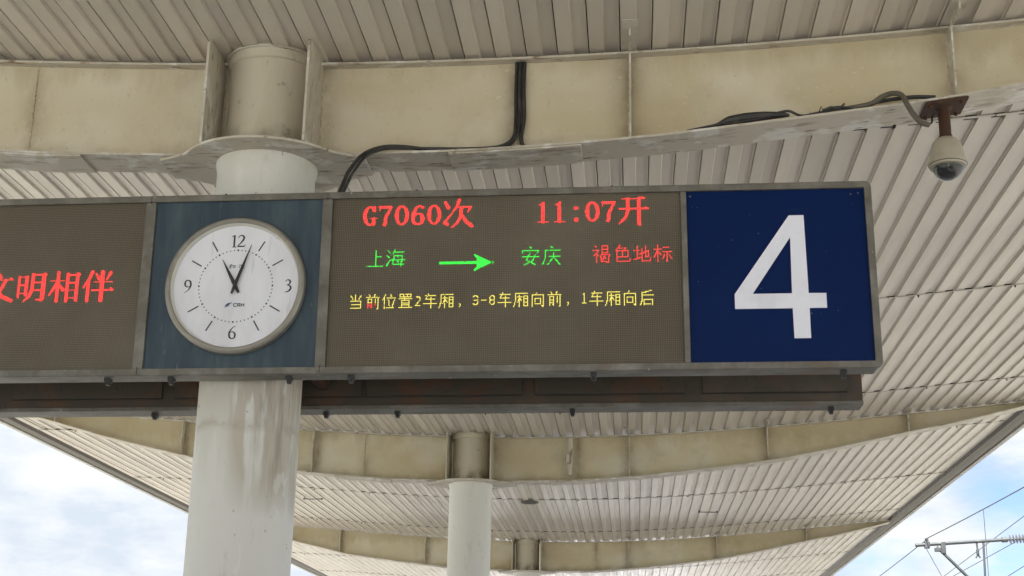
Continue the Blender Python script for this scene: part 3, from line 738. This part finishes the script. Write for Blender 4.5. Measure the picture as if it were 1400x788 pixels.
# latches under the front lip
for u in (-2.3, -.683, -.326, .331, .673, 1.99, 3.309):
    l = MB().box(u - .016, u + .016, 0.03, 0.085, -.548, -.5255).box(u - .010, u + .012, 0.038, 0.07, -.565, -.547)
    l.build('latch', M['dark'], sign, bevel=0.003)
MB().box(-HL + .05, HL - .05, 0.166, 0.176, -.50, .50).build('rear_cover', M['box'], sign)
for u in (-2.9, -.1, 1.0, 2.1):
    MB().lathe([(.012, 0), (.012, .02), (.006, .03)], (u, .07, .5255), 8).build('eye_bolt', M['dark'], sign)

# ---------------------------------------------------------------- rear sign, seen from its back
rear = thing('platform_sign', 'dark grimy back of the rear sign box, showing below the front sign', 'sign', (-2.2, 8.3, 3.93))
rear.rotation_euler = (0, -TILT, 0)
MB().box(-HL - .03, HL + .03, 0.002, 0.16, -.497, .52).build('housing', M['box'], rear)
MB().box(-HL - .034, HL + .034, 0.0, 0.166, -.522, -.4975).build('bottom_frame', M['frame'], rear, bevel=0.004)
for u0, u1 in ((-3.42, -1.72), (-1.60, -.66), (-.58, .0), (.03, .57), (.60, 1.54), (1.62, 2.50), (2.61, 3.45)):
    MB().box(u0, u1, -0.012, 0.001, -.445, .42).build('access_door', M['box'], rear, bevel=0.003)
    MB().box(u0 - .006, u1 + .006, -0.004, 0.0012, -.451, -.4455).build('door_gap', M['dark'], rear)
for u in (-.724, .342, .78, 1.838, 3.364):
    MB().box(u - .016, u + .016, 0.06, 0.115, -.545, -.5225).box(u - .010, u + .012, 0.068, 0.10, -.56, -.544).build('latch', M['dark'], rear, bevel=0.003)
# steel arms clamping both sign boxes to the column
br = thing('sign_bracket', 'rusty steel arms between the two sign boxes beside the column', 'bracket', (-2.2, 7.93, 3.93))
for s in (-1, 1):
    for z in (-.40, .34):
        MB().box(s * .345 - .03, s * .345 + .03, -.345, .352, z, z + .06).build('arm', M['rust'], br, bevel=0.003)
for z in (-.392, .348):
    MB().lathe([(.2965, 0), (.305, 0), (.305, .045), (.2965, .045)], (0, 0, z), 48).build('clamp_band', M['rust'], br, smooth=True)

# ---------------------------------------------------------------- clock
clk = thing('wall_clock', 'round white station clock showing three past eleven on the blue panel', 'clock', (-2.2 + 0.013, 7.4, 3.93 - 0.018))
clk.rotation_euler = (0, -TILT * 0.3, 0)
MB().lathe([(.394, .012), (.396, -.012), (.391, -.026), (.380, -.034), (.367, -.034), (.360, -.028)], n=96, axis='y').build('bezel', M['bezel'], clk, smooth=True)
MB().lathe([(.3605, -.0285), (.356, -.020), (.352, -.006), (.3515, .003)], n=96, axis='y').build('bezel_inner', M['bezel_in'], clk, smooth=True)
for ob in (clk.children[0].data, clk.children[1].data):   # open rings: drop the end caps
    bm = bmesh.new(); bm.from_mesh(ob); bmesh.ops.delete(bm, geom=[f3 for f3 in bm.faces if len(f3.verts) > 4], context='FACES'); bm.to_mesh(ob); bm.free()
dial = MB().lathe([(.354, 0), (.354, .008)], (0, 0, 0), 96, 'y').build('dial', M['dial'], clk)
LAY = [0.0]
def ribbon(b, pts, ws, y):
    """flat brush stroke in the x-z plane with a width per point"""
    n = len(pts); Lp, Rp = [], []
    for i in range(n):
        p, q = pts[max(i - 1, 0)], pts[min(i + 1, n - 1)]
        dx, dz_ = q[0] - p[0], q[1] - p[1]; l = math.hypot(dx, dz_) or 1
        nx, nz = -dz_ / l, dx / l; w = ws[i] if isinstance(ws, (list, tuple)) else ws
        Lp.append((pts[i][0] + nx * w / 2, y, pts[i][1] + nz * w / 2)); Rp.append((pts[i][0] - nx * w / 2, y, pts[i][1] - nz * w / 2))
    b.add(Lp + Rp, [(i, i + 1, n + i + 1, n + i) for i in range(n - 1)])
def sp2(pts, sub=5):
    return [(p.x, p.z) for p in smooth_path([(a, 0, c) for a, c in pts], sub)]
# hour ticks, dots
b = MB()
for h in range(12):
    if h % 3 == 0: continue
    a = R(h * 30); ribbon(b, [(.232 * math.sin(a), .232 * math.cos(a)), (.298 * math.sin(a), .298 * math.cos(a))], .0075, -.0012)
b.build('hour_marks', M['ink'], dial)
b = MB()
for mnt in range(60):
    a = R(mnt * 6); r = .0056 if mnt % 5 == 0 else .0038; x, z = .208 * math.sin(a), .208 * math.cos(a)
    b.add([(x + r * math.cos(R(t)), -.0012, z + r * math.sin(R(t))) for t in range(0, 360, 45)], [tuple(range(8))])
b.build('minute_dots', M['ink'], dial)
def numeral(name, strokes, cx_, cz, sc):
    b = MB()
    for k, (pts, ws) in enumerate(strokes):
        pp = sp2(pts) if len(pts) > 2 else pts
        if isinstance(ws, (list, tuple)):
            wf = [ws[min(int(i / (len(pp) - 1) * (len(ws) - 1)), len(ws) - 2)] + (ws[min(int(i / (len(pp) - 1) * (len(ws) - 1)) + 1, len(ws) - 1)] - ws[min(int(i / (len(pp) - 1) * (len(ws) - 1)), len(ws) - 2)]) * ((i / (len(pp) - 1) * (len(ws) - 1)) % 1) for i in range(len(pp))]
        else: wf = ws
        ribbon(b, [(cx_ + x * sc, cz + z * sc) for x, z in pp], [w * sc for w in wf] if isinstance(wf, list) else wf * sc, -.0012 - k * .0002)
    b.build(name, M['ink'], dial)
one = [([(0, .5), (0, -.48)], .13), ([(-.17, -.485), (.19, -.485)], .045), ([(-.2, .36), (.03, .48)], .06)]
two = [([(-.24, .25), (-.12, .43), (.06, .46), (.2, .33), (.17, .12), (0, -.12), (-.2, -.34), (-.28, -.45)], [.05, .07, .1, .15, .14, .1, .07, .05]), ([(-.29, -.43), (.0, -.44), (.28, -.43)], [.1, .11, .09]), ([(.27, -.44), (.32, -.28)], .05)]
def shift(st, dx): return [([(x + dx, z) for x, z in p], w) for p, w in st]
numeral('numeral', shift(one, -.33) + shift(two, .22), -.002, .262, .072)
three = [([(-.24, .33), (-.08, .46), (.1, .42), (.16, .27), (.07, .1), (-.1, .02)], [.05, .07, .13, .14, .09, .05]), ([(-.1, .03), (.12, -.02), (.22, -.17), (.17, -.36), (0, -.5), (-.24, -.56)], [.05, .1, .15, .15, .1, .04])]
numeral('numeral', three, .296, 0.0, .070)
six = [([(.24, .52), (.0, .36), (-.18, .08), (-.22, -.16), (-.16, -.38), (0, -.48), (.18, -.42), (.24, -.2), (.17, -.02), (.0, .06), (-.16, -.02)], [.04, .07, .12, .15, .14, .08, .11, .15, .11, .07, .05])]
numeral('numeral', six, 0, -.268, .072)
nine = [([(-x, -z) for x, z in six[0][0]], six[0][1])]
numeral('numeral', nine, -.270, 0.0, .072)
# lettering on the dial: brush characters above, logo and CRH below
b = MB(); k = 0
for cx_, pts in [(-.028, [[(-.012, .008), (.0, .012)], [(-.016, .002), (.004, .004)], [(-.006, .010), (-.007, -.014)], [(-.006, .001), (-.016, -.009)], [(.006, .003), (.007, -.008)], [(.006, .004), (.018, .005)], [(.018, .005), (.016, -.007)], [(.007, -.008), (.017, -.007)]]),
                 (.026, [[(-.014, .010), (-.011, .006)], [(-.012, .001), (-.012, -.010)], [(-.004, .010), (-.004, .001)], [(-.004, .006), (.003, .007)], [(.008, .010), (.008, .002)], [(.008, .006), (.015, .008)], [(-.002, -.003), (.013, -.002)], [(-.002, -.003), (-.002, -.013)], [(.013, -.002), (.012, -.013)], [(-.002, -.008), (.013, -.008)], [(-.002, -.013), (.013, -.013)]])]:
    for p in pts: ribbon(b, [(cx_ + x, .114 + z) for x, z in p], .0032, -.0012 - k * .0001); k += 1
b.build('dial_lettering', M['ink'], dial)
b = MB(); k = 0
for p in [[(.016, .007), (.010, .010), (.002, .008), (0, .001), (.002, -.007), (.010, -.009), (.016, -.006)], [(.022, -.009), (.022, .009)], [(.022, .009), (.034, .008), (.036, .004), (.034, .000), (.022, -.001)], [(.029, -.001), (.037, -.009)], [(.043, -.009), (.043, .009)], [(.058, -.009), (.058, .009)], [(.043, 0), (.058, 0)]]:
    ribbon(b, [(x - .003, -.111 + z) for x, z in p], .0046, -.0012 - k * .0001); k += 1
b.build('dial_lettering', M['ink'], dial)
b = MB()
for j in range(4):
    o_ = j * .006
    ribbon(b, sp2([(-.050 + o_, -.125 + o_ * .4), (-.047 + o_, -.113 + o_ * .3), (-.036 + o_ * .8, -.102 + o_ * .2), (-.022 + o_ * .5, -.100)]), [.004 - .00012 * i for i in range(16)], -.0012 - j * .0001)
b.build('dial_logo', M['logo'], dial)
# hands
def hand(name, ang, ln, tail, w, y):
    b = MB(); a = R(ang); s, c = math.sin(a), math.cos(a)
    loc = lambda l, t: (l * s + t * c, l * c - t * s)
    poly = [loc(-tail, -w * .30), loc(0, -w * .5), loc(ln * .35, -w * .42), loc(ln, -.0012), loc(ln, .0012), loc(ln * .35, w * .42), loc(0, w * .5), loc(-tail, w * .30)]
    b.prism(poly, y - .0025, y).build(name, M['hand'], clk)
hand('hour_hand', -28.4, .172, .048, .022, -.010); hand('minute_hand', 18.6, .248, .052, .020, -.015)
MB().lathe([(.011, -.002), (.011, -.020), (.007, -.023)], (0, 0, 0), 20, 'y').build('hub', M['hand'], clk, smooth=True)

# ---------------------------------------------------------------- cables on the near girder
yv = 7.905
def cable(name, label, pts, r, mat='cable', group=None, n=8, rads=None):
    sp = smooth_path(pts, 8); rr = [lerp_tab(list(enumerate(rads)), i / 8) for i in range(len(sp))] if rads else None
    o = MB().tube(sp, r, n, rr=rr).build(name, M[mat], smooth=True)
    return tag(o, label, 'cable', group)
cable('black_cable', 'black cable arching from the girder flange down onto the top of the sign', [(-1.70, 7.56, 4.44), (-1.655, 7.60, 4.60), (-1.63, 7.62, 4.68), (-1.57, 7.68, 4.80), (-1.48, 7.77, 4.885), (-1.36, 7.80, 4.90), (-1.2, 7.82, 4.888), (-1.0, 7.84, 4.888), (-.85, 7.86, 4.898), (-.74, 7.88, 4.93), (-.685, 7.895, 5.0), (-.668, yv, 5.12), (-.672, yv, 5.3), (-.668, yv, 5.49)], .0125)
cable('black_cable', 'thin black cable running beside the thicker one from girder to sign top', [(-1.675, 7.55, 4.44), (-1.63, 7.585, 4.585), (-1.60, 7.60, 4.665), (-1.545, 7.66, 4.782), (-1.46, 7.75, 4.865), (-1.33, 7.785, 4.884), (-1.15, 7.80, 4.884), (-.95, 7.815, 4.888), (-.78, 7.83, 4.906), (-.70, 7.85, 4.97), (-.690, 7.885, 5.10), (-.693, yv, 5.3), (-.690, yv, 5.49)], .0095)
cable('black_cable', 'black cable dropping down the girder web and bending right along the flange', [(-.642, yv, 5.49), (-.645, yv, 5.3), (-.64, yv, 5.12), (-.655, yv, 5.0), (-.645, 7.90, 4.945), (-.60, 7.89, 4.915), (-.5, 7.88, 4.912), (-.35, 7.88, 4.917), (-.2, 7.89, 4.922)], .0125)
cable('cable_bundle', 'bundle of old dark hoses lying on the girder flange near its middle', [(.33, 7.80, 4.975), (.50, 7.80, 5.008), (.58, 7.80, 5.036), (.68, 7.80, 5.052), (.78, 7.80, 5.062), (.88, 7.80, 5.066), (.93, 7.805, 5.066)], .018, 'cable', rads=[.006, .010, .026, .030, .026, .018, .008])
cable('black_cable', 'looped black wire end lying past the hose bundle on the flange', [(.55, 7.795, 5.012), (.75, 7.79, 5.04), (.87, 7.785, 5.075), (.93, 7.79, 5.085), (1.0, 7.80, 5.06), (1.12, 7.80, 5.075), (1.20, 7.79, 5.105), (1.3, 7.80, 5.10)], .008)
cable('camera_conduit', 'grey brown flexible conduit looping from the flange down to the dome camera', [(1.05, 7.84, 5.075), (1.23, 7.83, 5.105), (1.40, 7.81, 5.13), (1.47, 7.79, 5.168), (1.53, 7.77, 5.178), (1.575, 7.75, 5.155), (1.60, 7.74, 5.09), (1.63, 7.74, 5.03), (1.67, 7.75, 4.985), (1.72, 7.77, 4.975)], .016, 'hose')
cable('camera_wire', 'thin dark wire from the conduit end up to the rusty camera plate', [(1.715, 7.77, 4.976), (1.742, 7.79, 5.0), (1.755, 7.82, 5.05), (1.785, 7.87, 5.085), (1.80, 7.90, 5.09)], .006)
cable('cable_tail', 'dark cable tail on the flange left of the rusty camera plate', [(1.35, 7.83, 5.13), (1.5, 7.825, 5.160), (1.65, 7.82, 5.175), (1.78, 7.82, 5.172)], .012)

tie = tag(MB().tube([(1.10, 7.80, 5.075), (1.115, 7.795, 5.115), (1.13, 7.79, 5.085)], .004, 5).tube(smooth_path([(1.12, 7.79, 5.085), (1.17, 7.785, 5.105), (1.21, 7.785, 5.095), (1.25, 7.785, 5.125)], 5), .006, 5).build('wire_tie', M['dark'], smooth=True), 'twisted dark wire tie on the flange left of the camera conduit', 'wire tie')
# ---------------------------------------------------------------- dome camera
cz = zb(1.84) - 0.014
cam = thing('dome_camera', 'beige dome security camera hanging from a rusty plate under the girder', 'camera', (1.84, 7.90, cz))
sl = math.atan(0.135)
pl = MB().box(-.125, .125, -.115, .125, -.014, -.001).build('mounting_plate', M['rust'], cam, bevel=0.004); pl.rotation_euler = (0, -sl, 0)
for sx in (-.09, .09):
    for sy in (-.08, .09):
        MB().lathe([(.011, -.03), (.011, -.012)], (sx, sy, sx * .135), 6).build('nut', M['rust'], cam)
MB().lathe([(.050, -.012), (.034, -.030), (.034, -.18), (.040, -.195), (.040, -.205)], n=24).build('stem', M['rust'], cam, smooth=True)
MB().lathe([(.036, -.200), (.050, -.206), (.066, -.218), (.080, -.238), (.092, -.275), (.100, -.320), (.105, -.350), (.112, -.354), (.112, -.368), (.106, -.374), (.104, -.386), (.092, -.388)], n=48).build('housing', M['camw'], cam, smooth=True)
MB().lathe([(.109, -.3685), (.1095, -.3735), (.109, -.3736)], n=48).build('seal_ring', M['dark'], cam)
prof = [(.088 * math.cos(R(a)), -.384 - .082 * math.sin(R(a))) for a in range(0, 91, 9)]
MB().lathe(prof, n=40).build('dome', M['glass'], cam, smooth=True)
MB().lathe([(.078, -.386), (.076, -.400), (.062, -.428), (.040, -.444), (0.001, -.450)], n=24).build('lens_unit', M['dark'], cam, smooth=True)
MB().lathe([(.022, 0), (.022, -.012), (.016, -.014)], (0, -.064, -.418), 20, 'y').build('lens', M['dark'], cam, smooth=True)

# ---------------------------------------------------------------- small fittings on the soffit and second girder
def fitting(x, y, label, kind):
    t = thing('soffit_fitting', label, 'fitting', (x, y, zs(x)))
    if kind == 'hatch':
        MB().lathe([(.16, -.0), (.165, -.018), (.155, -.024), (.13, -.020), (.12, -.006)], n=28).build('rim', M['frame'], t, smooth=True)
        MB().lathe([(.118, -.009), (.118, -.004)], n=28).build('opening', M['dark'], t)
    else:
        MB().box(-.19, .19, -.012, .012, -.035, -.022).build('bar', M['dark'], t, bevel=.003)
        for s in (-1, 1): MB().box(s * .17 - .012, s * .17 + .012, -.01, .01, -.022, .0).build('foot', M['dark'], t)
    return t
fitting(-2.28 + .42, 25.72, 'dark round fitting under the soffit just right of the second column', 'hatch')
fitting(-6.06, 26.7, 'short dark bar fixed to the soffit left of the second column', 'bar')
fitting(1.43, 27.5, 'pale bar fitting on the soffit below the middle of the second girder', 'bar')
pb = thing('junction_box', 'small grey pipe and junction box on the second girder right of its column', 'junction box', (-.86, 19.62, 5.2))
MB().tube([(0, 0, -.25), (0, 0, .27)], .035, 10).build('pipe', M['flange'], pb, smooth=True)
MB().box(-.075, .01, -.09, -.035, -.10, .06).build('box', M['drum'], pb, bevel=.006)
MB().tube([(-.03, -.10, -.08), (-.03, -.10, .03)], .022, 10).build('cap', M['flange'], pb, smooth=True)

# ---------------------------------------------------------------- overhead line beside the track
cant = thing('catenary_cantilever', 'grey steel cantilever arm with ribbed insulator at lower right against the sky', 'cantilever', (6.33, 33.0, 5.68))
o = Vector((6.33, 33.0, 5.68))
def rel(*ps): return [tuple(Vector(p) - o) for p in ps]
MB().tube(rel((6.33, 33, 5.69), (8.35, 33, 5.835)), .040, 12).build('top_tube', M['steel'], cant, smooth=True)
MB().tube(rel((8.33, 33, 5.834), (9.9, 33, 5.955)), .028, 10).build('insulator_rod', M['steel'], cant, smooth=True)
ax = (Vector((9.9, 33, 5.955)) - Vector((8.33, 33, 5.834))).normalized()
disc = MB().lathe([(.03, -.016), (.105, .0), (.105, .008), (.03, .02)], n=16, axis='x').mesh('insulator_disc', M['ceram'], smooth=True)
for i in range(20):
    d_ = link('insulator_disc', disc, cant, tuple(Vector((8.42, 33, 5.841)) + ax * (i * .072) - o)); d_.rotation_euler = (0, -math.atan(ax.z), 0)
MB().tube(rel((8.24, 33, 5.826), (8.36, 33, 5.836)), .062, 12).build('end_socket', M['steel'], cant, smooth=True)
MB().tube(rel((6.80, 33, 5.66), (9.3, 33, 3.05)), .034, 12).build('strut', M['steel'], cant, smooth=True)
MB().tube(rel((7.83, 33, 5.78), (7.80, 33, 4.55)), .026, 10).build('dropper_tube', M['steel'], cant, smooth=True)
MB().box(.20, .31, -.055, .055, -.06, .10).box(.22, .29, -.04, .04, .10, .17).build('clamp', M['steel'], cant, bevel=.01)
MB().box(.56, .66, -.05, .05, -.17, .09).build('clamp', M['steel'], cant, bevel=.01)
MB().box(.42, .54, -.045, .045, -.13, -.04).build('strut_eye', M['steel'], cant, bevel=.012)
MB().tube(rel((7.68, 33, 5.78), (7.69, 33, 5.60)), .022, 8).tube(rel((7.69, 33, 5.60), (7.69, 33, 5.50)), .035, 8).tube(rel((7.69, 33, 5.50), (7.64, 33, 5.42)), .018, 6).tube(rel((7.69, 33, 5.50), (7.74, 33, 5.42)), .018, 6).build('hook', M['steel'], cant, smooth=True)
mast = thing('catenary_mast', 'steel line mast carrying the cantilever, beyond the right edge of the picture', 'mast', (10.0, 33, -1.5))
MB().lathe([(.17, 0), (.14, 9.2), (.02, 9.25)], n=16).build('pole', M['steel'], mast, smooth=True)
MB().box(-.3, .3, -.3, .3, 0, .25).build('base', M['sleeper'], mast, bevel=.02)
def wire(label, pts, r=.0085):
    return tag(MB().tube(pts, r, 6).build('overhead_wire', M['wire'], smooth=True), label, 'wire')
def sag(a, b_, s, n=24):
    a, b_ = Vector(a), Vector(b_); return [tuple(a.lerp(b_, i / n) + Vector((0, 0, -4 * s * (i / n) * (1 - i / n)))) for i in range(n + 1)]
wire('upper messenger wire rising to the right edge from the cantilever clamp', sag((6.2, -17, 5.83), (6.56, 33, 5.83), .42), .011)
wire('messenger wire running on beyond the cantilever tip down behind the canopy edge', sag((6.56, 33, 5.80), (6.2, 83, 5.83), .42), .011)
wire('thin vertical dropper between messenger wire and cantilever', [(6.50, 27.2, 5.64), (6.50, 27.2, 4.2)], .007)
wire('thin slanting stay below the cantilever clamp', [(6.57, 33, 5.61), (6.86, 33, 5.02), (7.15, 33, 4.43)], .007)
wire('farther wire passing just left of the insulator', [(9.5, 25, 7.2), (9.5, 35.75, 6.76), (9.5, 45.3, 6.29), (9.5, 60, 5.7)], .011)
wire('farther wire passing under the insulator', [(9.5, 25, 6.42), (9.5, 35.92, 6.27), (9.5, 43.98, 6.16), (9.5, 60, 5.95)], .011)
wire('lowest wire crossing the bottom right corner', [(9.5, 25, 6.1), (9.5, 36.14, 5.6), (9.5, 37.67, 5.52), (9.5, 60, 4.7)], .011)
